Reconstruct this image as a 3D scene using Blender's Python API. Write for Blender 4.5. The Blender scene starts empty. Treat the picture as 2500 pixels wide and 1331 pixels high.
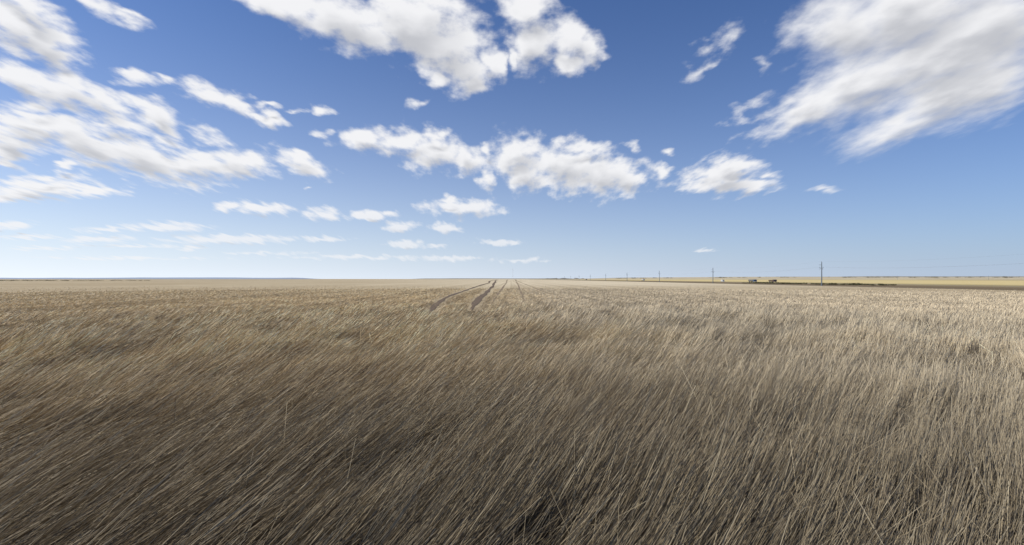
import bpy, bmesh, math, random
import numpy as np
from mathutils import Vector, Matrix
rng = np.random.default_rng(7)
random.seed(7)
scene = bpy.context.scene
coll = scene.collection
scene.view_settings.view_transform = 'Standard'
scene.view_settings.look = 'None'
scene.view_settings.exposure = 0
CAM_Z = 2.5
F = 1250.0

# ---------------------------------------------------------------- helpers
_tab = rng.random((256, 256))
def vnoise(x, y, seed=0):
    x = np.asarray(x, float) + seed * 37.17 + 1000.0
    y = np.asarray(y, float) + seed * 91.73 + 1000.0
    xi = np.floor(x).astype(int); yi = np.floor(y).astype(int)
    fx = x - xi; fy = y - yi
    fx = fx * fx * (3 - 2 * fx); fy = fy * fy * (3 - 2 * fy)
    a = _tab[xi & 255, yi & 255]; b = _tab[(xi + 1) & 255, yi & 255]
    c = _tab[xi & 255, (yi + 1) & 255]; d = _tab[(xi + 1) & 255, (yi + 1) & 255]
    return (a * (1 - fx) + b * fx) * (1 - fy) + (c * (1 - fx) + d * fx) * fy
def fbm(x, y, seed=0, octv=4):
    s = 0; a = 1; t = 0
    for i in range(octv):
        s = s + a * vnoise(x * 2 ** i, y * 2 ** i, seed + i); t += a; a *= 0.5
    return s / t
def sstep(a, b, x):
    t = np.clip((np.asarray(x, float) - a) / (b - a), 0, 1)
    return t * t * (3 - 2 * t)
DROP = 0.7
def terrain(x, y):
    r = np.hypot(x, y)
    return -DROP * sstep(6, 130, r)
EDGE = 124.0
def ground_z(x, y):
    r = np.hypot(x, y)
    inside = (np.asarray(x) < EDGE).astype(float)
    return terrain(x, y) + 0.36 * sstep(22, 90, r) * inside

def add_obj(name, me, parent=None, **props):
    ob = bpy.data.objects.new(name, me)
    coll.objects.link(ob)
    if parent is not None:
        ob.parent = parent
    for k, v in props.items():
        ob[k] = v
    return ob

def mat_new(name):
    m = bpy.data.materials.new(name); m.use_nodes = True
    nt = m.node_tree
    for n in list(nt.nodes): nt.nodes.remove(n)
    return m, nt
def simple_mat(name, col, rough=0.6, metal=0.0, var=0.15, scale=3.0):
    m, nt = mat_new(name)
    out = nt.nodes.new('ShaderNodeOutputMaterial')
    p = nt.nodes.new('ShaderNodeBsdfPrincipled')
    p.inputs['Roughness'].default_value = rough
    p.inputs['Metallic'].default_value = metal
    tc = nt.nodes.new('ShaderNodeTexCoord')
    no = nt.nodes.new('ShaderNodeTexNoise'); no.inputs['Scale'].default_value = scale
    no.inputs['Detail'].default_value = 4
    nt.links.new(tc.outputs['Object'], no.inputs['Vector'])
    mx = nt.nodes.new('ShaderNodeMix'); mx.data_type = 'RGBA'
    mx.inputs[6].default_value = (*[c * (1 - var) for c in col], 1)
    mx.inputs[7].default_value = (*[min(1, c * (1 + var)) for c in col], 1)
    nt.links.new(no.outputs['Fac'], mx.inputs[0])
    nt.links.new(mx.outputs[2], p.inputs['Base Color'])
    nt.links.new(p.outputs[0], out.inputs[0])
    return m

# ---------------------------------------------------------------- camera
cam = bpy.data.cameras.new('camera')
cam.sensor_width = 36; cam.lens = 18.0
cam.clip_start = 0.05; cam.clip_end = 40000
cam.shift_y = 15.5 / 2500
cam_ob = bpy.data.objects.new('camera', cam)
cam_ob.location = (0, 0, CAM_Z)
cam_ob.rotation_euler = (math.radians(90), 0, 0)
coll.objects.link(cam_ob)
scene.camera = cam_ob

# ---------------------------------------------------------------- light
SUN_EL = math.radians(42)
SUN_AZ = math.radians(-94)      # clockwise from +Y ; left
sd = Vector((math.sin(SUN_AZ) * math.cos(SUN_EL), math.cos(SUN_AZ) * math.cos(SUN_EL), math.sin(SUN_EL)))
sl = bpy.data.lights.new('sun', 'SUN'); sl.energy = 4.6; sl.angle = math.radians(0.53)
sl.color = (1.0, 0.945, 0.84)
so = bpy.data.objects.new('sun', sl); coll.objects.link(so)
so.rotation_euler = sd.to_track_quat('Z', 'Y').to_euler()

# ---------------------------------------------------------------- world : sky + clouds by direction
w = bpy.data.worlds.new('World'); scene.world = w; w.use_nodes = True
nt = w.node_tree
for n in list(nt.nodes): nt.nodes.remove(n)
C0 = 0.15
blobs = [
 # cx, cy, rx, ry, rotation, thinness
 (40,60,110,60,-30),(110,100,90,45,-30),(150,128,45,22,-30),(60,10,120,40,-30),(240,12,120,34,-30,.4),(320,35,70,18,-30,.5),
 (50,190,80,28,-20),(150,215,130,40,-20),(240,240,90,36,-20,.15),(315,182,60,24,-20,.2),(385,280,70,36,-30,.15),(400,315,45,20,-30,.15),
 (398,190,40,18,-20,.35),(500,226,75,22,-20,.1),(590,258,62,24,-30),(645,285,40,14,-20),(655,260,28,12,0,.1),
 (90,305,150,36,0),(30,350,70,50,0),(220,350,160,42,-20),(350,385,150,40,-20),(480,402,120,32,0),(580,400,80,34,0),
 (20,388,45,18,0,.1),(155,408,26,14,0),(265,305,80,24,0,.3),(300,300,120,40,-20,.4),(330,250,90,30,-20,.4),(230,400,90,24,0,.45),(90,255,120,30,0,.5),
 (735,398,66,24,-20),
 (90,462,150,24,0,.05),(220,468,90,14,0,.1),(20,480,80,14,0,.1),(120,435,160,20,0,.5),
 (640,510,72,17,0),(555,504,34,12,0),(790,524,38,15,0),(905,527,58,11,-5),(972,553,40,12,0),(1085,557,39,11,0),
 (1130,507,90,20,0),(1095,487,44,12,0,.3),
 (25,551,60,10,0),(400,553,120,12,0,.2),(235,585,105,9,0,.25),(560,585,160,11,0,.1),(470,607,36,7,0,.2),(790,583,60,8,0,.25),
 (985,596,38,9,0),(1060,602,30,6,0,.25),(1220,592,42,8,0),(1725,611,26,6,0,.25),(70,578,95,8,0,.35),(255,561,85,8,0,.35),
 (895,338,62,26,0),(985,345,75,30,0),(1060,372,70,38,0),(1130,388,48,32,0),(1055,330,34,18,0),(797,328,38,13,0,.45),(790,268,38,14,0,.45),
 (1262,375,60,44,0),(1280,425,58,34,0),(1193,432,22,26,0,.15),(1188,372,22,24,0,.15),(1370,405,94,54,0),(1460,425,112,48,0),
 (1420,362,80,20,0),(1530,435,62,32,0),(1617,418,24,16,0,.1),(1545,361,30,16,-30,.4),(1627,370,30,14,0,.55),
 (1765,430,84,38,0),(1735,452,76,18,0),(1830,452,60,18,0),(1885,426,30,15,0,.25),(1790,402,55,20,0),(2012,463,70,14,0,.6),
 (690,12,130,36,-20),(850,50,160,60,-20),(1000,50,160,80,0),(1080,110,108,72,-30),(1140,165,72,52,-30),(1205,150,28,40,0,.1),
 (1060,190,40,28,0,.1),(1165,205,32,28,0,.1),
 (1290,25,66,62,0),(1310,110,66,60,0),(1385,85,68,42,-30),(1440,112,34,34,0,.1),(1400,152,48,26,0,.15),(1255,140,20,24,0,.1),
 (1750,110,140,54,42,.82),(1722,165,80,38,42,.82),(1863,160,60,36,42,.84),(1845,255,140,36,24,.80),(1800,292,56,24,42,.82),(1020,255,60,32,42,.84),
 (720,272,50,10,0,.7),(755,456,22,7,0,.65),(520,340,110,30,-20,.66),(440,360,90,24,-20,.5),
 (2080,70,140,84,0),(2230,30,230,100,24),(2330,120,290,110,24),(2130,190,180,70,24),(1985,262,136,42,24),
 (2430,60,180,140,24),(2330,225,200,62,24),(2190,305,170,52,24,.25),(2400,200,160,84,24,.05),(2080,200,140,54,24),(2230,150,150,70,24,.05),
 (870,628,200,7,0,.4),(1090,632,120,8,0,.35),(1280,636,90,7,0,.45),(110,606,120,7,0,.45),
 (300,630,300,6,0,.5),(330,600,200,6,0,.55),(650,618,180,6,0,.55),
]
grp = bpy.data.node_groups.new('cloud_field', 'ShaderNodeTree')
grp.interface.new_socket('P', in_out='INPUT', socket_type='NodeSocketVector')
grp.interface.new_socket('D', in_out='OUTPUT', socket_type='NodeSocketFloat')
grp.interface.new_socket('S', in_out='OUTPUT', socket_type='NodeSocketFloat')
def mk(nt, t, **kw):
    n = nt.nodes.new(t)
    for k, v in kw.items(): setattr(n, k, v)
    return n
def math_n(nt, op, a, b=None, c=None, clamp=False):
    n = nt.nodes.new('ShaderNodeMath'); n.operation = op; n.use_clamp = clamp
    for i, v in enumerate((a, b, c)):
        if v is None: continue
        if isinstance(v, (int, float)): n.inputs[i].default_value = v
        else: nt.links.new(v, n.inputs[i])
    return n.outputs[0]
def vmath(nt, op, a, b=None, c=None):
    n = nt.nodes.new('ShaderNodeVectorMath'); n.operation = op
    for i, v in enumerate((a, b, c)):
        if v is None: continue
        if isinstance(v, (tuple, list)): n.inputs[i].default_value = v
        else: nt.links.new(v, n.inputs[i])
    return n
def maprange(nt, v, a, b, c=0.0, d=1.0, smooth=True):
    n = nt.nodes.new('ShaderNodeMapRange'); n.interpolation_type = 'SMOOTHSTEP' if smooth else 'LINEAR'
    nt.links.new(v, n.inputs[0]); n.inputs[1].default_value = a; n.inputs[2].default_value = b
    n.inputs[3].default_value = c; n.inputs[4].default_value = d
    return n.outputs[0]
def build_group(g):
    gi = g.nodes.new('NodeGroupInput'); go = g.nodes.new('NodeGroupOutput')
    P = gi.outputs[0]
    sep = mk(g, 'ShaderNodeSeparateXYZ'); g.links.new(P, sep.inputs[0])
    zc = math_n(g, 'MAXIMUM', math_n(g, 'ADD', sep.outputs[1], C0), 0.05)
    U = math_n(g, 'DIVIDE', sep.outputs[0], zc)
    V = math_n(g, 'MULTIPLY', math_n(g, 'LOGARITHM', zc, math.e), 1.35)
    uv = mk(g, 'ShaderNodeCombineXYZ'); g.links.new(U, uv.inputs[0]); g.links.new(V, uv.inputs[1])
    n1 = mk(g, 'ShaderNodeTexNoise', noise_dimensions='2D'); n1.inputs['Scale'].default_value = 8.0
    n1.inputs['Detail'].default_value = 4; n1.inputs['Roughness'].default_value = 0.45
    g.links.new(uv.outputs[0], n1.inputs['Vector'])
    wv = vmath(g, 'MULTIPLY', vmath(g, 'SUBTRACT', n1.outputs['Color'], (0.5, 0.5, 0.5)).outputs[0], (1.3, 0.8, 0))
    sc = mk(g, 'ShaderNodeVectorMath', operation='SCALE'); g.links.new(wv.outputs[0], sc.inputs[0])
    g.links.new(math_n(g, 'MULTIPLY', zc, 0.10), sc.inputs['Scale'])
    Pw = vmath(g, 'ADD', P, sc.outputs[0]).outputs[0]
    bases = {}
    def base(rot):
        if rot not in bases:
            if rot == 0: bases[rot] = Pw
            else:
                a = math.radians(rot)
                d1 = vmath(g, 'DOT_PRODUCT', Pw, (math.cos(a), math.sin(a), 0)).outputs['Value']
                d2 = vmath(g, 'DOT_PRODUCT', Pw, (-math.sin(a), math.cos(a), 0)).outputs['Value']
                c = mk(g, 'ShaderNodeCombineXYZ'); g.links.new(d1, c.inputs[0]); g.links.new(d2, c.inputs[1])
                bases[rot] = c.outputs[0]
        return bases[rot]
    acc = None
    snap = [-30, -20, 0, 24, 42]
    for bl in blobs:
        cx, cy, rx, ry, rot = bl[:5]; thin = bl[5] if len(bl) > 5 else 0.0
        rot = min(snap, key=lambda s: abs(s - rot))
        X = (cx - 1250) / F; Y = (681 - cy) / F; a = math.radians(rot)
        xr = X * math.cos(a) + Y * math.sin(a); yr = -X * math.sin(a) + Y * math.cos(a)
        sx = F / rx; sy = F / ry
        v = vmath(g, 'MULTIPLY_ADD', base(rot), (sx, sy, 0), (-xr * sx, -yr * sy, 0)).outputs[0]
        L = vmath(g, 'LENGTH', v).outputs['Value']
        if thin > 0:
            L = math_n(g, 'ADD', L, thin)
        acc = L if acc is None else math_n(g, 'SMOOTH_MIN', acc, L, 0.30)
    n2 = mk(g, 'ShaderNodeTexNoise', noise_dimensions='2D'); n2.inputs['Scale'].default_value = 12.0
    n2.inputs['Detail'].default_value = 6; n2.inputs['Roughness'].default_value = 0.53
    off = vmath(g, 'ADD', uv.outputs[0], (13.1, 4.7, 0)); g.links.new(off.outputs[0], n2.inputs['Vector'])
    amp = maprange(g, sep.outputs[0], 0.40, 0.66, 1.8, 0.7)
    nn = math_n(g, 'MULTIPLY', math_n(g, 'SUBTRACT', n2.outputs['Fac'], 0.5), amp)
    core = math_n(g, 'SUBTRACT', 1.17, acc)
    d = math_n(g, 'ADD', core, nn)
    g.links.new(d, go.inputs[0])
    s_ = math_n(g, 'ADD', core, math_n(g, 'MULTIPLY', math_n(g, 'SUBTRACT', n1.outputs['Fac'], 0.5), 0.95))
    s_ = math_n(g, 'ADD', s_, math_n(g, 'MULTIPLY', nn, 0.10))
    g.links.new(s_, go.inputs[1])
build_group(grp)

tc = mk(nt, 'ShaderNodeTexCoord')
sp = mk(nt, 'ShaderNodeSeparateXYZ'); nt.links.new(tc.outputs['Generated'], sp.inputs[0])
yy = math_n(nt, 'MAXIMUM', sp.outputs[1], 0.05)
X = math_n(nt, 'DIVIDE', sp.outputs[0], yy); Z = math_n(nt, 'DIVIDE', sp.outputs[2], yy)
pc = mk(nt, 'ShaderNodeCombineXYZ'); nt.links.new(X, pc.inputs[0]); nt.links.new(Z, pc.inputs[1])
g1 = mk(nt, 'ShaderNodeGroup'); g1.node_tree = grp; nt.links.new(pc.outputs[0], g1.inputs[0])
zc = math_n(nt, 'ADD', math_n(nt, 'MAXIMUM', Z, 0.0), C0)
offc = mk(nt, 'ShaderNodeCombineXYZ')
nt.links.new(math_n(nt, 'MULTIPLY', zc, -0.020), offc.inputs[0])
nt.links.new(math_n(nt, 'MULTIPLY', zc, 0.062), offc.inputs[1])
p2 = vmath(nt, 'ADD', pc.outputs[0], offc.outputs[0])
g2 = mk(nt, 'ShaderNodeGroup'); g2.node_tree = grp; nt.links.new(p2.outputs[0], g2.inputs[0])
soft = maprange(nt, X, 0.35, 0.62, 0.76, 0.90)
am = nt.nodes.new('ShaderNodeMapRange'); am.interpolation_type = 'SMOOTHSTEP'
nt.links.new(g1.outputs[0], am.inputs[0]); am.inputs[1].default_value = -0.26; nt.links.new(soft, am.inputs[2])
alpha = am.outputs[0]
front = maprange(nt, sp.outputs[1], 0.10, 0.25)
alpha = math_n(nt, 'MULTIPLY', alpha, front)
alpha = math_n(nt, 'MULTIPLY', alpha, maprange(nt, Z, 0.02, 0.18, 0.60, 0.97))
shade = maprange(nt, g2.outputs[1], 0.15, 1.25)
sky = mk(nt, 'ShaderNodeTexSky'); sky.sky_type = 'NISHITA'; sky.sun_disc = False
sky.sun_elevation = SUN_EL; sky.sun_rotation = SUN_AZ
sky.altitude = 200; sky.air_density = 1.0; sky.dust_density = 0.6; sky.ozone_density = 1.5
tint = vmath(nt, 'MULTIPLY', sky.outputs[0], (0.36, 0.635, 1.06))
hz = math_n(nt, 'EXPONENT', math_n(nt, 'MULTIPLY', math_n(nt, 'MAXIMUM', sp.outputs[2], 0.0), -6.2))
sunside = maprange(nt, sp.outputs[0], -0.75, 0.75, 1.0, 0.0, smooth=False)
hzf = math_n(nt, 'MULTIPLY', hz, math_n(nt, 'MULTIPLY_ADD', sunside, 0.08, 0.90))
hcol = mk(nt, 'ShaderNodeMix', data_type='RGBA'); nt.links.new(sunside, hcol.inputs[0])
hcol.inputs[6].default_value = (4.7, 5.6, 7.1, 1); hcol.inputs[7].default_value = (9.4, 10.1, 10.9, 1)
hm = mk(nt, 'ShaderNodeMix', data_type='RGBA'); nt.links.new(hzf, hm.inputs[0])
nt.links.new(tint.outputs[0], hm.inputs[6]); nt.links.new(hcol.outputs[2], hm.inputs[7])
ccol = mk(nt, 'ShaderNodeMix', data_type='RGBA')
ccol.inputs[6].default_value = (9.2, 9.2, 9.35, 1); ccol.inputs[7].default_value = (5.6, 5.7, 6.05, 1)
nt.links.new(shade, ccol.inputs[0])
fin = mk(nt, 'ShaderNodeMix', data_type='RGBA')
nt.links.new(alpha, fin.inputs[0]); nt.links.new(hm.outputs[2], fin.inputs[6]); nt.links.new(ccol.outputs[2], fin.inputs[7])
bg = mk(nt, 'ShaderNodeBackground'); bg.inputs['Strength'].default_value = 0.1
nt.links.new(fin.outputs[2], bg.inputs['Color'])
wo = mk(nt, 'ShaderNodeOutputWorld'); nt.links.new(bg.outputs[0], wo.inputs[0])
w.cycles.sampling_method = 'MANUAL'; w.cycles.sample_map_resolution = 512

# ---------------------------------------------------------------- ground sheet
def symgrid(extra, n=70, near=1.5, far=12000):
    g = near * (far / near) ** np.linspace(0, 1, n)
    a = np.concatenate([-g[::-1], [0], g, extra]); return np.unique(np.round(a, 3))
KX = [EDGE - 1, EDGE - 0.01, EDGE + 0.6, EDGE + 5, EDGE + 15]
gx = symgrid(KX); gy = symgrid([])
gx = gx[(gx < EDGE - 5) | (gx > EDGE + 10) | np.isin(gx, np.round(KX, 3))]
GX, GY = np.meshgrid(gx, gy)
GZ = ground_z(GX, GY)
nx, ny = len(gx), len(gy)
verts = np.stack([GX.ravel(), GY.ravel(), GZ.ravel()], 1)
idx = np.arange(nx * ny).reshape(ny, nx)
quads = np.stack([idx[:-1, :-1], idx[:-1, 1:], idx[1:, 1:], idx[1:, :-1]], -1).reshape(-1, 4)
def np_mesh(name, verts, quads, cols=None, smooth=False):
    me = bpy.data.meshes.new(name)
    k = quads.shape[1]
    me.vertices.add(len(verts)); me.vertices.foreach_set('co', verts.astype(np.float32).ravel())
    me.loops.add(quads.size); me.loops.foreach_set('vertex_index', quads.astype(np.int32).ravel())
    me.polygons.add(len(quads)); me.polygons.foreach_set('loop_start', np.arange(0, quads.size, k, dtype=np.int32))
    if smooth: me.polygons.foreach_set('use_smooth', np.ones(len(quads), dtype=bool))
    if cols is not None:
        at = me.color_attributes.new('Col', 'FLOAT_COLOR', 'POINT')
        c4 = np.ones((len(verts), 4), np.float32); c4[:, :3] = cols
        at.data.foreach_set('color', c4.ravel())
    me.update(calc_edges=True)
    return me
me = np_mesh('ground', verts, quads, smooth=True)
ground = add_obj('ground', me, kind='structure', label='wide flat farmland of dry straw fields')
m, g = mat_new('field_ground')
out = g.nodes.new('ShaderNodeOutputMaterial'); p = g.nodes.new('ShaderNodeBsdfPrincipled')
p.inputs['Roughness'].default_value = 0.95; p.inputs['Specular IOR Level'].default_value = 0.1
geo = g.nodes.new('ShaderNodeNewGeometry'); s = g.nodes.new('ShaderNodeSeparateXYZ'); g.links.new(geo.outputs['Position'], s.inputs[0])
r = vmath(g, 'LENGTH', geo.outputs['Position']).outputs['Value']
def mixc(g, f, a, b):
    n = g.nodes.new('ShaderNodeMix'); n.data_type = 'RGBA'
    if isinstance(f, (int, float)): n.inputs[0].default_value = f
    else: g.links.new(f, n.inputs[0])
    for i, v in ((6, a), (7, b)):
        if isinstance(v, tuple): n.inputs[i].default_value = (*v, 1)
        else: g.links.new(v, n.inputs[i])
    return n.outputs[2]
def noisef(g, scale, vec=None, detail=5, sc=(1, 1, 1)):
    mp = g.nodes.new('ShaderNodeMapping'); mp.inputs['Scale'].default_value = sc
    g.links.new(vec if vec is not None else geo.outputs['Position'], mp.inputs[0])
    n = g.nodes.new('ShaderNodeTexNoise'); n.inputs['Scale'].default_value = scale; n.inputs['Detail'].default_value = detail
    g.links.new(mp.outputs[0], n.inputs['Vector']); return n.outputs['Fac']
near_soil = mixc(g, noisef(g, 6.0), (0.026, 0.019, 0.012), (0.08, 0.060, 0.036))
mid_straw = mixc(g, maprange(g, noisef(g, 0.9, sc=(0.5, 1, 1), detail=6), 0.35, 0.65), (0.29, 0.22, 0.13), (0.44, 0.355, 0.22))  # self-shadowing of the stems painted in as a darker ground tone
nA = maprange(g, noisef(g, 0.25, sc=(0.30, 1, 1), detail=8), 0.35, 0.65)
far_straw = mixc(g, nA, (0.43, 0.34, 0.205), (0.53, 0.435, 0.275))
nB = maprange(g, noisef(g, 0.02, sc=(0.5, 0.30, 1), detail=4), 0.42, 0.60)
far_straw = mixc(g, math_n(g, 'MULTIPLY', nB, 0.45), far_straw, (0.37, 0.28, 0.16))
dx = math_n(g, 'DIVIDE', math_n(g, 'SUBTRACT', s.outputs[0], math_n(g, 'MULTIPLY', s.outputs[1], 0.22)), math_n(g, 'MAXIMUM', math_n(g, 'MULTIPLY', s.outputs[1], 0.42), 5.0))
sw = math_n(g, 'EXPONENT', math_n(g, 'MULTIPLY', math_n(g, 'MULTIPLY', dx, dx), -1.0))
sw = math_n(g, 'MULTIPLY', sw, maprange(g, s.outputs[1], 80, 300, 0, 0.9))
far_straw = mixc(g, sw, far_straw, (0.70, 0.595, 0.41))  # distant sunlit glow painted as a paler patch of straw
# drilled rows running away along the field
rows = maprange(g, noisef(g, 0.55, sc=(1, 0.004, 0.0), detail=3), 0.40, 0.56, 0.30, 0.0)
far_straw = mixc(g, rows, far_straw, (0.22, 0.155, 0.08))
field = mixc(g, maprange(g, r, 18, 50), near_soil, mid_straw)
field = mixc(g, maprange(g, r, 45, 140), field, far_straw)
cr = g.nodes.new('ShaderNodeValToRGB'); cr.color_ramp.interpolation = 'CONSTANT'
xs = math_n(g, 'DIVIDE', math_n(g, 'ADD', s.outputs[0], math_n(g, 'MULTIPLY', noisef(g, 0.02), 10.0)), 2500.0)
g.links.new(xs, cr.inputs[0])
el = cr.color_ramp.elements
stops = [(0.0, (0.050, 0.038, 0.024)), (142/2500, (0.17, 0.125, 0.07)), (180/2500, (0.22, 0.165, 0.09)), (196/2500, (0.28, 0.21, 0.11)), (226/2500, (0.46, 0.37, 0.165)), (270/2500, (0.68, 0.54, 0.25)),  # first band paints the shadow along the crop edge as dark ground
         (900/2500, (0.40, 0.32, 0.165)), (1100/2500, (0.56, 0.46, 0.25)), (1700/2500, (0.38, 0.31, 0.18))]
el[0].position = stops[0][0]; el[0].color = (*stops[0][1], 1)
el[1].position = stops[1][0]; el[1].color = (*stops[1][1], 1)
for ps, c in stops[2:]:
    e = el.new(ps); e.color = (*c, 1)
other = mixc(g, math_n(g, 'MULTIPLY', noisef(g, 0.15), 0.30), cr.outputs[0], (0.2, 0.15, 0.08))
inside = math_n(g, 'GREATER_THAN', s.outputs[0], EDGE + 0.1)
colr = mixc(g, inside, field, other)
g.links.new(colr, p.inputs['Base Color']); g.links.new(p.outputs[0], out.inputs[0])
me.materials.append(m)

# ---------------------------------------------------------------- tramlines (wheel tracks through the crop)
tracks = [
 ([(-3.1,36),(-3.5,45),(-4.1,60),(-4.9,98),(-7.5,210),(-15,480),(-36,1300)], 0.95, 1.0),
 ([(-5.3,31),(-6.2,38),(-9.4,76),(-12,150),(-16,370),(-45,1500)], 0.85, 0.95),
 ([(-2.0,46),(-2.8,138),(-4,400),(-12,1500)], 0.55, 0.55),
 ([(1.35,52),(2.0,138),(4,500),(8,1500)], 0.50, 0.55),
 ([(6.7,52),(6.9,66),(7.0,175),(6.5,650),(10,1500)], 0.55, 0.65),
 ([(4.4,19),(5.0,24),(6.4,35)], 0.60, 0.85),
 ([(5.5,15),(6.4,19),(7.9,25)], 0.60, 0.85),
]
def smooth_interp(pts, y):
    ly = np.log(pts[:, 1]); q = np.log(y)
    out = 0
    for d in (-0.12, -0.06, 0, 0.06, 0.12): out = out + np.interp(q + d, ly, pts[:, 0])
    return out / 5
def track_x(pts, y):
    return smooth_interp(pts, y) + 0.12 * (vnoise(y / 7, y * 0, 55) - 0.5)
def track_dist(x, y):
    best = np.zeros_like(x)
    yc = np.maximum(y, 0.5)
    for ti, (pts, wd, st) in enumerate(tracks):
        pts = np.array(pts, float)
        xc = track_x(pts, yc)
        ins = sstep(pts[0, 1] - 1.5, pts[0, 1] + 5, y) * (y < pts[-1, 1])
        ww = wd * (1 + y / 160) * (0.75 + 0.5 * vnoise(y / 1.7, y * 0, 60 + ti))
        f = (1 - sstep(ww * 0.25, ww * 1.1, np.abs(x - xc))) * st * ins
        best = np.maximum(best, f)
    return best
tmd = simple_mat('trodden_straw', (0.125, 0.082, 0.042), 0.95, scale=1.5, var=0.6)
tml = simple_mat('pressed_straw', (0.22, 0.155, 0.085), 0.95, scale=1.5, var=0.4)
for ti, (pts, wd, st) in enumerate(tracks):
    pts = np.array(pts, float)
    ys = np.geomspace(pts[0, 1], pts[-1, 1], 260)
    xs_ = track_x(pts, ys)
    ww = wd * (0.25 + 0.32 * st) * (0.45 + 1.1 * vnoise(ys / (1.2 + ys * 0.02), ys * 0, 5 + ti)) * (1 + ys / 220) * (0.05 + 0.95 * sstep(pts[0, 1], pts[0, 1] * 1.6, ys))
    V = []
    for k in range(len(ys)):
        for sgn in (-1, 1):
            xx = xs_[k] + sgn * ww[k] / 2
            V.append((xx, ys[k], float(ground_z(xx, ys[k])) + 0.02 + 0.00015 * ys[k]))
    V = np.array(V); n = len(ys)
    q = np.array([(2*i, 2*i+1, 2*i+3, 2*i+2) for i in range(n - 1)])
    tme = np_mesh('wheel_track', V, q); tme.materials.append(tmd if st > 0.8 else tml)
    add_obj('wheel_track', tme, kind='structure', label='brown wheel rut pressed through the dry crop')

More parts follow.
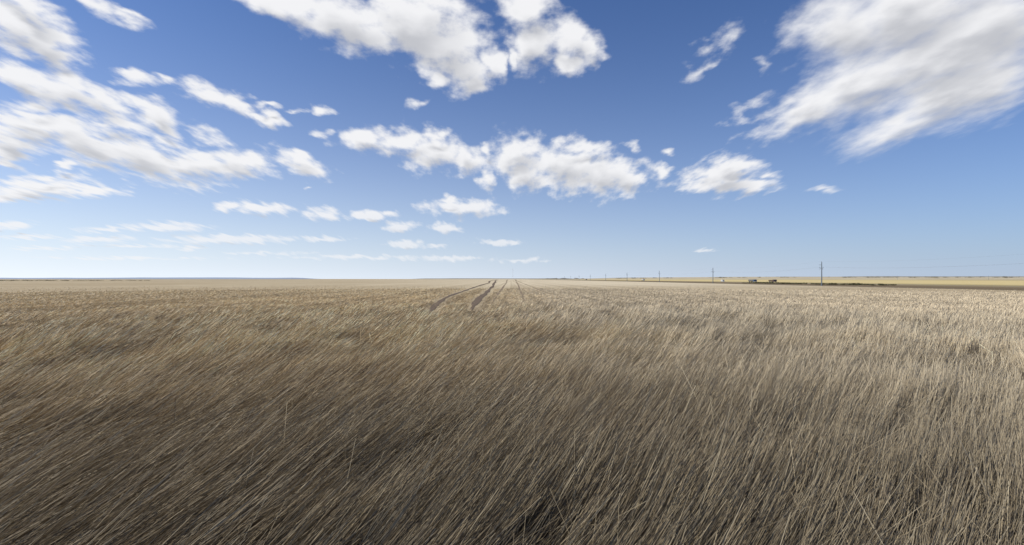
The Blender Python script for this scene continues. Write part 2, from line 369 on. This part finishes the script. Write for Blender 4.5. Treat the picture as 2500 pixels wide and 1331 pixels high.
# ---------------------------------------------------------------- grass
bands = [ # r0, r1, density, half angle deg, segments
 (1.0, 4, 1050, 72, 3), (4, 7, 1000, 56, 3), (7, 12, 850, 54, 2), (12, 22, 560, 53, 2), (22, 40, 240, 53, 2),
 (40, 80, 48, 53, 2), (80, 150, 12, 53, 2), (150, 260, 1.6, 53, 2),
]
AV, AQ, AC = [], [], []
voff = 0
for (r0, r1, dens, ha, seg) in bands:
    ha = math.radians(ha)
    n = int(ha * (r1 * r1 - r0 * r0) * dens)
    r = np.sqrt(rng.uniform(r0 * r0, r1 * r1, n)); th = rng.uniform(-ha, ha, n)
    x = r * np.sin(th); y = r * np.cos(th)
    cs = 0.09 + r * 0.003
    ca, sa = math.cos(math.radians(38)), math.sin(math.radians(38))
    u_ = x * ca + y * sa; v_ = -x * sa + y * ca
    clump = 0.65 * vnoise(u_ / (cs * 2.6), v_ / (cs * 1.4), 3) + 0.35 * vnoise(u_ / (cs * 7), v_ / (cs * 4), 4)
    big = fbm(u_ / 2.6, v_ / 1.3, 8, 3)
    huge = fbm(x / 9.0, y / 5.0, 12, 3)
    tuft = fbm(x / 1.7, y / 2.4, 140, 3)
    tr = track_dist(x, y)
    far = sstep(30, 70, r)
    mid = sstep(10, 18, r) * (1 - sstep(34, 65, r))
    pk = np.clip(0.06 + 1.6 * sstep(0.20, 0.74, clump), 0, 1) * (1 - far) + 0.6 * far
    pk = pk * (1 - mid * 0.5 * (1 - sstep(0.34, 0.47, tuft)))
    pk = pk * (1 - sstep(50, 250, r))
    keep = (rng.random(n) > tr * 0.90) & (rng.random(n) < pk) & (x < EDGE - 0.7)
    x, y, r, clump, big, huge, tr, u_, v_, far, mid, tuft = [a[keep] for a in (x, y, r, clump, big, huge, tr, u_, v_, far, mid, tuft)]
    n = len(x)
    rightness = sstep(-6, 9, x + (huge - .5) * 6)
    lodged = sstep(0.50, 0.66, huge) * (1 - rightness * 0.7) * sstep(5, 10, r)
    accent = (rng.random(n) < 0.15) & (r < 22)
    L = rng.normal(1.04, 0.18, n) * (0.76 + 0.32 * clump + 0.26 * (big - 0.5)) * (1 - 0.65 * tr)
    L = L * (1 + mid * 0.9 * (tuft - 0.5))
    L = np.clip(L, 0.15, 1.45) * (1 - 0.68 * sstep(16, 65, r)) * (1 - 0.3 * sstep(80, 200, r))
    L = np.where(accent, L * 1.08, L)
    az = math.radians(36) + (big - 0.5) * 0.36 + rng.normal(0, 0.13 + 0.35 * lodged, n)
    stray = rng.random(n) < 0.09
    az = np.where(stray, az + np.clip(rng.normal(0, 0.7, n), -1.2, 1.2), az)
    e_avg = np.radians(28) + np.radians(6) * rightness - lodged * np.radians(11) + (big - 0.5) * 0.24 + (vnoise(u_ / 2.0, v_ / 0.8, 41) - 0.5) * 0.14 + rng.normal(0, 0.12, n) + mid * (tuft - 0.5) * 0.6
    e_avg = np.where(accent, e_avg + 0.05, e_avg)
    e_avg = np.where(stray, e_avg * rng.uniform(0.2, 1.5, n), e_avg)
    # stems right below the viewer are pressed flat
    e_max = np.where(r < 3.2, 0.62, 1.05)
    e_avg = np.clip(e_avg, 0.04, e_max)
    bend = rng.uniform(-0.03, 0.08, n)
    wdt = np.maximum(rng.uniform(0.0046, 0.0086, n), 0.00068 * r * rng.uniform(0.7, 1.3, n))
    wdt = np.where(accent, wdt * 1.3, wdt)
    z0 = ground_z(x, y) - 0.02
    pts = [np.stack([x, y, z0], 1)]
    dirs = []
    for k in range(seg):
        t = (k + 0.5) / seg
        e = e_avg + bend * (0.5 - t) * 2
        d = np.stack([np.cos(e) * np.cos(az), np.cos(e) * np.sin(az), np.sin(e)], 1)
        dirs.append(d)
        pts.append(pts[-1] + d * (L / seg)[:, None])
    rv = rng.normal(size=(n, 3))
    rv = np.where(accent[:, None], np.array([[0.75, -0.9, -0.4]]) + 0.35 * rv, rv)
    side = np.cross(dirs[0], rv); side /= np.linalg.norm(side, axis=1)[:, None] + 1e-9
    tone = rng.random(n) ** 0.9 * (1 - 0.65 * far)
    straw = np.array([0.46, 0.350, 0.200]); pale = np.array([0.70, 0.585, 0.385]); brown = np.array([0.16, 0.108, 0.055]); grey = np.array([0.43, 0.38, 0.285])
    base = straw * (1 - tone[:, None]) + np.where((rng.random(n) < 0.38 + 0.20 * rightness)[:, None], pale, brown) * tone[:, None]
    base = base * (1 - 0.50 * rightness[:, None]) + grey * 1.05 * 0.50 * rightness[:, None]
    wx = 0.46 + 0.07 * rightness + 0.92 * sstep(2.5, 18, r) * (1 - 0.36 * rightness) + 0.24 * sstep(20, 70, r) * (1 + 0.4 * rightness)  # foreground shadow painted in: stem colour darkens towards the camera
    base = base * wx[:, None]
    base = np.where(accent[:, None], base * 1.2 + 0.09 * pale, base)
    base = base * (0.88 + 0.24 * fbm(u_ / 1.6, v_ / 0.8, 77, 2))[:, None]
    base = base * (0.88 + 0.24 * fbm(x / 14, y / 6, 99, 3))[:, None]
    rowm = 1 - 0.25 * sstep(25, 60, r) * (1 - sstep(0.30, 0.5, vnoise(x / 0.9, y / 130, 131)))
    base = base * rowm[:, None]
    base = base * (1 - 0.25 * mid * (1 - sstep(0.36, 0.52, tuft)))[:, None]  # shade in the hollows between tufts painted into the stem colour
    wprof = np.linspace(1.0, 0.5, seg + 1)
    lo = 0.11 + 0.6 * sstep(10, 45, r)  # roots naturally darker, deepened further to paint shade between the stems
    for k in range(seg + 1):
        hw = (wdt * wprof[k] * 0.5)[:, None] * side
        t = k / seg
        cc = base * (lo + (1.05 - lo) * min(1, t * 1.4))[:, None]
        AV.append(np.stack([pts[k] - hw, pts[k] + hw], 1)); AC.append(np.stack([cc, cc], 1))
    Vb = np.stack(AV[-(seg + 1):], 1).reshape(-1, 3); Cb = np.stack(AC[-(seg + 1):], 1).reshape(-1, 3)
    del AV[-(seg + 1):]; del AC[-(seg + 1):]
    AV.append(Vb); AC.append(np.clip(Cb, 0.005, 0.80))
    b0 = (np.arange(n) * (2 * (seg + 1)))[:, None] + voff
    qs = np.stack([np.stack([b0[:, 0] + 2*k, b0[:, 0] + 2*k + 1, b0[:, 0] + 2*k + 3, b0[:, 0] + 2*k + 2], 1) for k in range(seg)], 1).reshape(-1, 4)
    AQ.append(qs); voff += n * 2 * (seg + 1)
    print('band', r0, r1, n)
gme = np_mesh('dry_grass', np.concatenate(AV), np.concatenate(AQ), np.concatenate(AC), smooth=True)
m, g = mat_new('straw')
out = g.nodes.new('ShaderNodeOutputMaterial')
at = g.nodes.new('ShaderNodeAttribute'); at.attribute_name = 'Col'
df = g.nodes.new('ShaderNodeBsdfPrincipled'); df.inputs['Roughness'].default_value = 0.6; df.inputs['Specular IOR Level'].default_value = 0.15
tl = g.nodes.new('ShaderNodeBsdfTranslucent')
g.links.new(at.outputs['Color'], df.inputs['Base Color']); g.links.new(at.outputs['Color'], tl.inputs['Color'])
ms = g.nodes.new('ShaderNodeMixShader'); ms.inputs[0].default_value = 0.10
g.links.new(df.outputs[0], ms.inputs[1]); g.links.new(tl.outputs[0], ms.inputs[2]); g.links.new(ms.outputs[0], out.inputs[0])
gme.materials.append(m)
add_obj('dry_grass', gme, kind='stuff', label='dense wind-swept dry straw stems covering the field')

# ---------------------------------------------------------------- distant hills
def ridge(name, x0, x1, yc, depth, hfun, mat, label, n=160, slope=0.0):
    xs = np.linspace(x0, x1, n); V = []; rows = 7
    for j in range(rows):
        t = j / (rows - 1) * 2 - 1
        for xx in xs:
            e = float(sstep(0, 0.10, (xx - x0) / (x1 - x0)) * sstep(0, 0.03, (x1 - xx) / (x1 - x0)))
            V.append((xx, yc + t * depth + slope * xx, -1.0 + hfun(xx) * e * math.cos(t * math.pi / 2)))
    idx = np.arange(rows * n).reshape(rows, n)
    q = np.stack([idx[:-1, :-1], idx[:-1, 1:], idx[1:, 1:], idx[1:, :-1]], -1).reshape(-1, 4)
    me = np_mesh(name, np.array(V), q, smooth=True); me.materials.append(mat)
    return add_obj(name, me, kind='structure', label=label)
hm_tan = simple_mat('dry_hill', (0.48, 0.40, 0.25), 0.95, var=0.3, scale=0.004)
hm_olive = simple_mat('scrub_hill', (0.30, 0.29, 0.25), 0.95, var=0.3, scale=0.006)
hm_blue = simple_mat('hazy_hill', (0.27, 0.33, 0.42), 0.95, var=0.1, scale=0.001)  # distance haze is mixed into this base colour
ridge('hill', 150, 5600, 2900, 500, lambda x: 5.5 + 7.5 * sstep(200, 1400, x) + 3 * float(vnoise(x / 350, 0, 5)) , hm_tan, 'low straw-coloured rise on the skyline')
ridge('hill', 300, 9000, 5200, 700, lambda x: 12 + 16 * float(sstep(800, 4000, x)) + 5 * float(vnoise(x / 500, 0, 9)), hm_olive, 'low scrubby olive hills on the skyline')
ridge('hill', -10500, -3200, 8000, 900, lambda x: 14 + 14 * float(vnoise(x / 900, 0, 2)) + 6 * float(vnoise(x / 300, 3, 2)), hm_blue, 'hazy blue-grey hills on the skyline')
ridge('hill', -1300, 800, 6500, 500, lambda x: 9 + 4 * float(vnoise(x / 200, 0, 4)), hm_olive, 'faint low wooded rise on the skyline')

# ---------------------------------------------------------------- shrubs as stuff
def shrubs(name, centres, nleaf, col, label, leaf=0.3):
    V = []; Q = []; C = []; vo = 0
    for (x, y, z, rx, rz) in centres:
        n = nleaf
        u = rng.normal(size=(n, 3)); u /= np.linalg.norm(u, axis=1)[:, None]
        rad = rng.uniform(0.35, 1.0, n) ** 0.5 * (0.75 + 0.5 * rng.random(n))
        c = np.stack([x + u[:, 0] * rx * rad, y + u[:, 1] * rx * rad, z + rz * 0.55 + u[:, 2] * rz * 0.6 * rad], 1)
        c[:, 2] = np.maximum(c[:, 2], z)
        for k in range(3):
            V.append(c + rng.normal(size=(n, 3)) * leaf * rx * np.array([[1, 1, min(1, rz / rx)]]))
        b = np.stack(V[-3:], 1).reshape(-1, 3); del V[-3:]; V.append(b)
        Q.append(np.arange(n * 3).reshape(n, 3) + vo); vo += n * 3
        cc = np.array(col)[None] * rng.uniform(0.5, 1.4, (n, 1)); C.append(np.repeat(cc, 3, axis=0))
    me = np_mesh(name, np.concatenate(V), np.concatenate(Q), np.concatenate(C))
    mm, g = mat_new(name + '_leaf'); out = g.nodes.new('ShaderNodeOutputMaterial'); d = g.nodes.new('ShaderNodeBsdfDiffuse')
    at = g.nodes.new('ShaderNodeAttribute'); at.attribute_name = 'Col'
    g.links.new(at.outputs['Color'], d.inputs[0]); g.links.new(d.outputs[0], out.inputs[0]); me.materials.append(mm)
    return add_obj(name, me, kind='stuff', label=label)
cs = []
for i in range(130):
    y = rng.uniform(245, 390); x = rng.uniform(172, 188)
    cs.append((x, y, -0.72, rng.uniform(0.8, 1.9), rng.uniform(0.3, 0.8)))
shrubs('roadside_shrubs', cs, 60, (0.10, 0.095, 0.05), 'low green-brown shrubs beside the road', 0.22)
cs = []
for i in range(150):
    y = rng.uniform(700, 900); x = -rng.uniform(560, 980)
    if rng.random() < 0.6: x = -rng.uniform(760, 980)
    cs.append((x, y, -0.4, rng.uniform(2, 5), rng.uniform(0.4, 0.9)))
shrubs('scrub_belt', cs, 40, (0.11, 0.11, 0.065), 'dark green scrub belt along the far field edge', 0.25)
cs = []
for i in range(420):
    x = rng.uniform(200, 4500); y = 2900 + rng.uniform(-350, 100)
    if vnoise(x / 160, 0, 66) < 0.42: continue
    cs.append((x, y, 3 + 7.0 * float(sstep(200, 1400, x)), rng.uniform(4, 14), rng.uniform(1.5, 3.5)))
shrubs('distant_scrub', cs, 40, (0.23, 0.215, 0.175), 'far-off dark scrub and trees along the skyline', 0.25)

# ---------------------------------------------------------------- road
road_m = simple_mat('dusty_asphalt', (0.17, 0.14, 0.105), 0.9, scale=0.8)
verge_m = simple_mat('dry_verge', (0.25, 0.20, 0.105), 0.95, scale=0.8)
ys = np.geomspace(40, 5000, 80)
RX = 206.0
V = []
for yv in ys:
    for dx_, dz in ((-5.0, -0.02), (-3.5, 0.25), (3.5, 0.25), (5.0, -0.02)):
        V.append((RX + dx_, yv, float(terrain(RX + dx_, yv)) + dz))
n = len(ys); q = []
for i in range(n - 1):
    for k in range(3): q.append((4*i + k, 4*i + k + 1, 4*(i+1) + k + 1, 4*(i+1) + k))
rme = np_mesh('road', np.array(V), np.array(q)); rme.materials.append(road_m); rme.materials.append(verge_m)
for i, pl in enumerate(rme.polygons): pl.material_index = 0 if i % 3 == 1 else 1
add_obj('road', rme, kind='structure', label='straight dusty grey road on a low embankment')

# ---------------------------------------------------------------- utility poles
def bm_mesh(name, fn, mat):
    bm = bmesh.new(); fn(bm)
    me = bpy.data.meshes.new(name); bm.to_mesh(me); bm.free(); me.materials.append(mat); return me
def box(bm, c, s, bev=0.0):
    r = bmesh.ops.create_cube(bm, size=1.0, matrix=Matrix.Translation(c) @ Matrix.Diagonal((*s, 1)))
    if bev > 0:
        es = list({e for v in r['verts'] for e in v.link_edges})
        bmesh.ops.bevel(bm, geom=es, offset=bev, segments=2, affect='EDGES')
def cyl(bm, c, r1, r2, h, seg=12, rot=None):
    M = Matrix.Translation(c)
    if rot is not None: M = M @ rot
    bmesh.ops.create_cone(bm, cap_ends=True, segments=seg, radius1=r1, radius2=r2, depth=h, matrix=M)
conc = simple_mat('weathered_concrete', (0.14, 0.17, 0.20), 0.85)
steel = simple_mat('dull_steel', (0.12, 0.13, 0.15), 0.5, 0.4)
porc = simple_mat('porcelain', (0.16, 0.18, 0.22), 0.3)
HP = 9.95
post_me = bm_mesh('post', lambda b: cyl(b, (0, 0, HP / 2), 0.24, 0.14, HP, 12), conc)
def brace(b):
    box(b, (0, 0, 0), (1.7, 0.10, 0.10), 0.01)
    for sg in (-1, 1):
        M = Matrix.Translation((sg * 0.45, 0, -0.32)) @ Matrix.Rotation(-sg * math.radians(38), 4, 'Y')
        bmesh.ops.create_cube(b, size=1.0, matrix=M @ Matrix.Diagonal((0.05, 0.05, 0.95, 1)))
arm_low = bm_mesh('crossarm', brace, steel)
arm_up = bm_mesh('crossarm', lambda b: box(b, (0, 0, 0), (1.05, 0.10, 0.10), 0.01), steel)
def insu(b):
    cyl(b, (0, 0, 0.06), 0.03, 0.03, 0.16, 8)
    for k in range(3): cyl(b, (0, 0, 0.12 + k * 0.08), 0.10, 0.05, 0.06, 10)
ins_me = bm_mesh('insulator', insu, porc)
foot_me = bm_mesh('footing', lambda b: cyl(b, (0, 0, 0.10), 0.40, 0.34, 0.24, 12), conc)
arms = [(arm_low, (0, 0.25, HP - 2.35)), (arm_up, (-0.40, 0.22, HP - 1.1))]
inss = [(0, 0, HP), (-0.78, 0.25, HP - 2.30), (0.78, 0.25, HP - 2.30), ]
PX = EDGE + 1.2
pole_y = [95, 207, 319, 435, 557, 684, 819, 955, 1090, 1225]
def make_pole(px, py, rot, label, grp_):
    e = add_obj('utility_pole', None, label=label, category='power pole', group=grp_)
    e.location = (px, py, float(terrain(px, py))); e.rotation_euler = (0, 0, rot)
    parts = [('post', post_me, (0, 0, 0)), ('footing', foot_me, (0, 0, 0))]
    parts += [('crossarm', a, l) for a, l in arms] + [('insulator', ins_me, l) for l in inss]
    for nm, me, loc in parts:
        o = add_obj(nm, me, e); o.location = loc
    return e
for i, py in enumerate(pole_y):
    make_pole(PX, py, 0.0, 'tall slim grey utility pole with two crossarms at the field edge', 'power poles along the field edge')
for (ax, ay) in [(1430, 1900), (1750, 1880)]:
    e = make_pole(ax, ay, 1.2, 'distant grey utility pole standing on open farmland', 'distant power poles across the fields')
    e.scale = (1.5, 1.5, 1.5)
cab_m = simple_mat('aluminium_cable', (0.18, 0.18, 0.19), 0.5, 0.3)
def cable(dx, dy, dz):
    V = []; Q = []; rad = 0.006; pts = []
    for a, b in zip(pole_y[:-1], pole_y[1:]):
        for k in range(12 if b != pole_y[-1] else 13):
            t = k / 12; yv = a + (b - a) * t
            za = float(terrain(PX, a)) + dz; zb = float(terrain(PX, b)) + dz
            pts.append((PX + dx, yv + dy, za + (zb - za) * t - 4 * 1.3 * t * (1 - t)))
    for (x, y, z) in pts:
        for k in range(4):
            an = k * math.pi / 2; V.append((x + rad * math.cos(an), y, z + rad * math.sin(an)))
    for i in range(len(pts) - 1):
        for k in range(4): Q.append((4*i + k, 4*i + (k+1) % 4, 4*(i+1) + (k+1) % 4, 4*(i+1) + k))
    me = np_mesh('power_cable', np.array(V), np.array(Q)); me.materials.append(cab_m)
    add_obj('power_cable', me, label='thin dark overhead cable strung between utility poles', category='cable', group='overhead cables')
for l in inss: cable(l[0], l[1], l[2] + 0.33)

# radio mast
def mast(b):
    H = 62
    for k in range(3):
        a = k * 2 * math.pi / 3
        cyl(b, (0.9 * math.cos(a), 0.9 * math.sin(a), H / 2), 0.16, 0.16, H, 6)
    for j in range(30):
        z = j * 2.05 + 1
        for k in range(3):
            a = k * 2 * math.pi / 3; c = (k + 1) * 2 * math.pi / 3
            p1 = Vector((0.9 * math.cos(a), 0.9 * math.sin(a), z)); p2 = Vector((0.9 * math.cos(c), 0.9 * math.sin(c), z + (1.9 if j % 2 else 0.0)))
            d = p2 - p1
            M = Matrix.Translation((p1 + p2) / 2) @ d.to_track_quat('Z', 'Y').to_matrix().to_4x4()
            bmesh.ops.create_cone(b, cap_ends=True, segments=4, radius1=0.07, radius2=0.07, depth=d.length, matrix=M)
mm_ = simple_mat('mast_paint', (0.36, 0.30, 0.30), 0.6)
e = add_obj('radio_mast', None, label='slender lattice radio mast standing on the skyline', category='mast')
e.location = (5, 3000, -1.0)
add_obj('lattice', bm_mesh('lattice', mast, mm_), e)
o = add_obj('antenna', bm_mesh('antenna', lambda b: cyl(b, (0, 0, 65), 0.15, 0.05, 7, 6), mm_), e)

# ---------------------------------------------------------------- vehicles
rub = simple_mat('rubber', (0.03, 0.03, 0.03), 0.8)
glass = simple_mat('dark_glass', (0.03, 0.04, 0.05), 0.1)
chrome = simple_mat('grey_metal', (0.3, 0.3, 0.3), 0.4, 0.7)
lampm = simple_mat('lamp_lens', (0.7, 0.7, 0.65), 0.2)
def profile(bm, pts, w, bev=0.03):
    vs = [bm.verts.new((-w / 2, y, z)) for y, z in pts]; f = bm.faces.new(vs)
    r = bmesh.ops.extrude_face_region(bm, geom=[f])
    bmesh.ops.translate(bm, vec=(w, 0, 0), verts=[v for v in r['geom'] if isinstance(v, bmesh.types.BMVert)])
    bmesh.ops.recalc_face_normals(bm, faces=bm.faces)
    bmesh.ops.bevel(bm, geom=list(bm.edges), offset=bev, segments=2, affect='EDGES')
RY = Matrix.Rotation(math.pi / 2, 4, 'Y')
def wheel(parent, x, y, r, w=0.28):
    wme = bm_mesh('tyre', lambda b: cyl(b, (0, 0, 0), r, r, w, 20, RY), rub)
    hme = bm_mesh('rim', lambda b: cyl(b, (0, 0, 0), r * 0.55, r * 0.55, w + 0.02, 14, RY), chrome)
    we = add_obj('wheel', None, parent); we.location = (x, y, r)
    add_obj('tyre', wme, we); add_obj('rim', hme, we)
def truck(y, lane, cabcol, boxcol, label, boxlen=7.5, boxh=2.5, open_top=False):
    e = add_obj('truck', None, label=label, category='truck', group='vehicles on the road')
    e.location = (RX + lane, y, float(terrain(RX, y)) + 0.26)
    cm = simple_mat('cab_paint', cabcol, 0.35); bx = simple_mat('cargo_paint', boxcol, 0.6)
    hl = boxlen / 2
    y0 = -hl - 2.3
    add_obj('cab', bm_mesh('cab', lambda b: profile(b, [(y0, 0.6), (y0, 1.5), (y0 + 0.25, 2.25), (y0 + 0.5, 2.4), (y0 + 2.1, 2.4), (y0 + 2.1, 0.6)], 2.4, 0.06), cm), e)
    add_obj('windscreen', bm_mesh('windscreen', lambda b: profile(b, [(y0 - 0.01, 1.52), (y0 + 0.20, 2.18), (y0 + 0.26, 2.18), (y0 + 0.06, 1.52)], 2.0, 0.01), glass), e)
    for sx in (-1, 1):
        add_obj('side_window', bm_mesh('side_window', lambda b: box(b, (sx * 1.205, y0 + 1.1, 1.85), (0.03, 1.0, 0.6), 0.01), glass), e)
        add_obj('headlight', bm_mesh('headlight', lambda b: box(b, (sx * 0.9, y0 - 0.02, 0.95), (0.35, 0.08, 0.2), 0.02), lampm), e)
        add_obj('mirror', bm_mesh('mirror', lambda b: box(b, (sx * 1.38, y0 + 0.2, 1.9), (0.2, 0.08, 0.5), 0.02), rub), e)
    def cargo(b):
        if open_top:
            box(b, (0, 0, 1.2), (2.45, boxlen, 0.15))
            for sx in (-1, 1): box(b, (sx * 1.2, 0, 1.25 + boxh / 2), (0.08, boxlen, boxh - 0.1))
            for sy in (-1, 1): box(b, (0, sy * (hl - 0.04), 1.25 + boxh / 2), (2.3, 0.08, boxh - 0.1))
            for k in range(8):
                for sx in (-1, 1): box(b, (sx * 1.27, -hl + 0.4 + k * (boxlen - 0.8) / 7, 1.25 + boxh / 2), (0.06, 0.12, boxh))
        else:
            box(b, (0, 0, 1.15 + boxh / 2), (2.5, boxlen, boxh), 0.05)
    add_obj('cargo_body', bm_mesh('cargo_body', cargo, bx), e)
    add_obj('chassis', bm_mesh('chassis', lambda b: box(b, (0, -0.9, 0.82), (1.0, boxlen + 2.0, 0.3), 0.02), rub), e)
    for sx in (-1, 1):
        wheel(e, sx * 1.05, y0 + 1.0, 0.5)
        wheel(e, sx * 1.05, hl - 2.2, 0.5); wheel(e, sx * 1.05, hl - 1.0, 0.5)
    return e
def car(y, lane, col, label, van=False):
    e = add_obj('car', None, label=label, category='van' if van else 'car', group='vehicles on the road')
    e.location = (RX + lane, y, float(terrain(RX, y)) + 0.26)
    cm = simple_mat('car_paint', col, 0.3)
    if van:
        body = [(-2.4, .35), (-2.4, .95), (-1.9, 1.15), (-1.2, 1.95), (-0.9, 2.05), (2.4, 2.05), (2.5, 1.2), (2.5, .35)]
        ws = [(-1.93, 1.2), (-1.27, 1.93), (-1.20, 1.93), (-1.85, 1.2)]; ww = (-0.7, 1.5)
    else:
        body = [(-2.1, .35), (-2.1, .75), (-1.1, .92), (-0.5, 1.42), (0.9, 1.45), (1.5, 1.0), (2.1, .92), (2.15, .35)]
        ws = [(-1.13, .97), (-0.57, 1.42), (-0.48, 1.42), (-1.03, .97)]; ww = (0.2, 1.17)
    add_obj('body', bm_mesh('body', lambda b: profile(b, body, 1.75, 0.06), cm), e)
    add_obj('windscreen', bm_mesh('windscreen', lambda b: profile(b, ws, 1.45, 0.005), glass), e)
    for sx in (-1, 1):
        add_obj('side_window', bm_mesh('side_window', lambda b: box(b, (sx * 0.87, ww[0], ww[1]), (0.03, 1.3, 0.38), 0.01), glass), e)
        add_obj('headlight', bm_mesh('headlight', lambda b: box(b, (sx * 0.65, body[0][0] - 0.01, 0.68), (0.3, 0.06, 0.14), 0.02), lampm), e)
        wheel(e, sx * 0.82, -1.3, 0.33, 0.2); wheel(e, sx * 0.82, 1.35, 0.33, 0.2)
    return e
def yat(px): return F * RX / (px - 1250)
truck(yat(1841), -1.8, (0.08, 0.13, 0.22), (0.09, 0.10, 0.11), 'dark blue box truck driving on the road', 8.0, 1.1)
truck(yat(1879), 1.8, (0.10, 0.05, 0.035), (0.09, 0.055, 0.035), 'dark brown open-topped truck driving on the road', 6.0, 0.8, True)
car(yat(1769), -1.8, (0.6, 0.6, 0.6), 'white van driving on the road', True)
truck(yat(1567), 1.8, (0.55, 0.55, 0.55), (0.55, 0.53, 0.50), 'white box truck driving on the road', 8.0, 1.2)
truck(yat(1433), -1.8, (0.08, 0.08, 0.09), (0.10, 0.10, 0.11), 'dark grey box truck driving on the road', 10.0, 1.4)
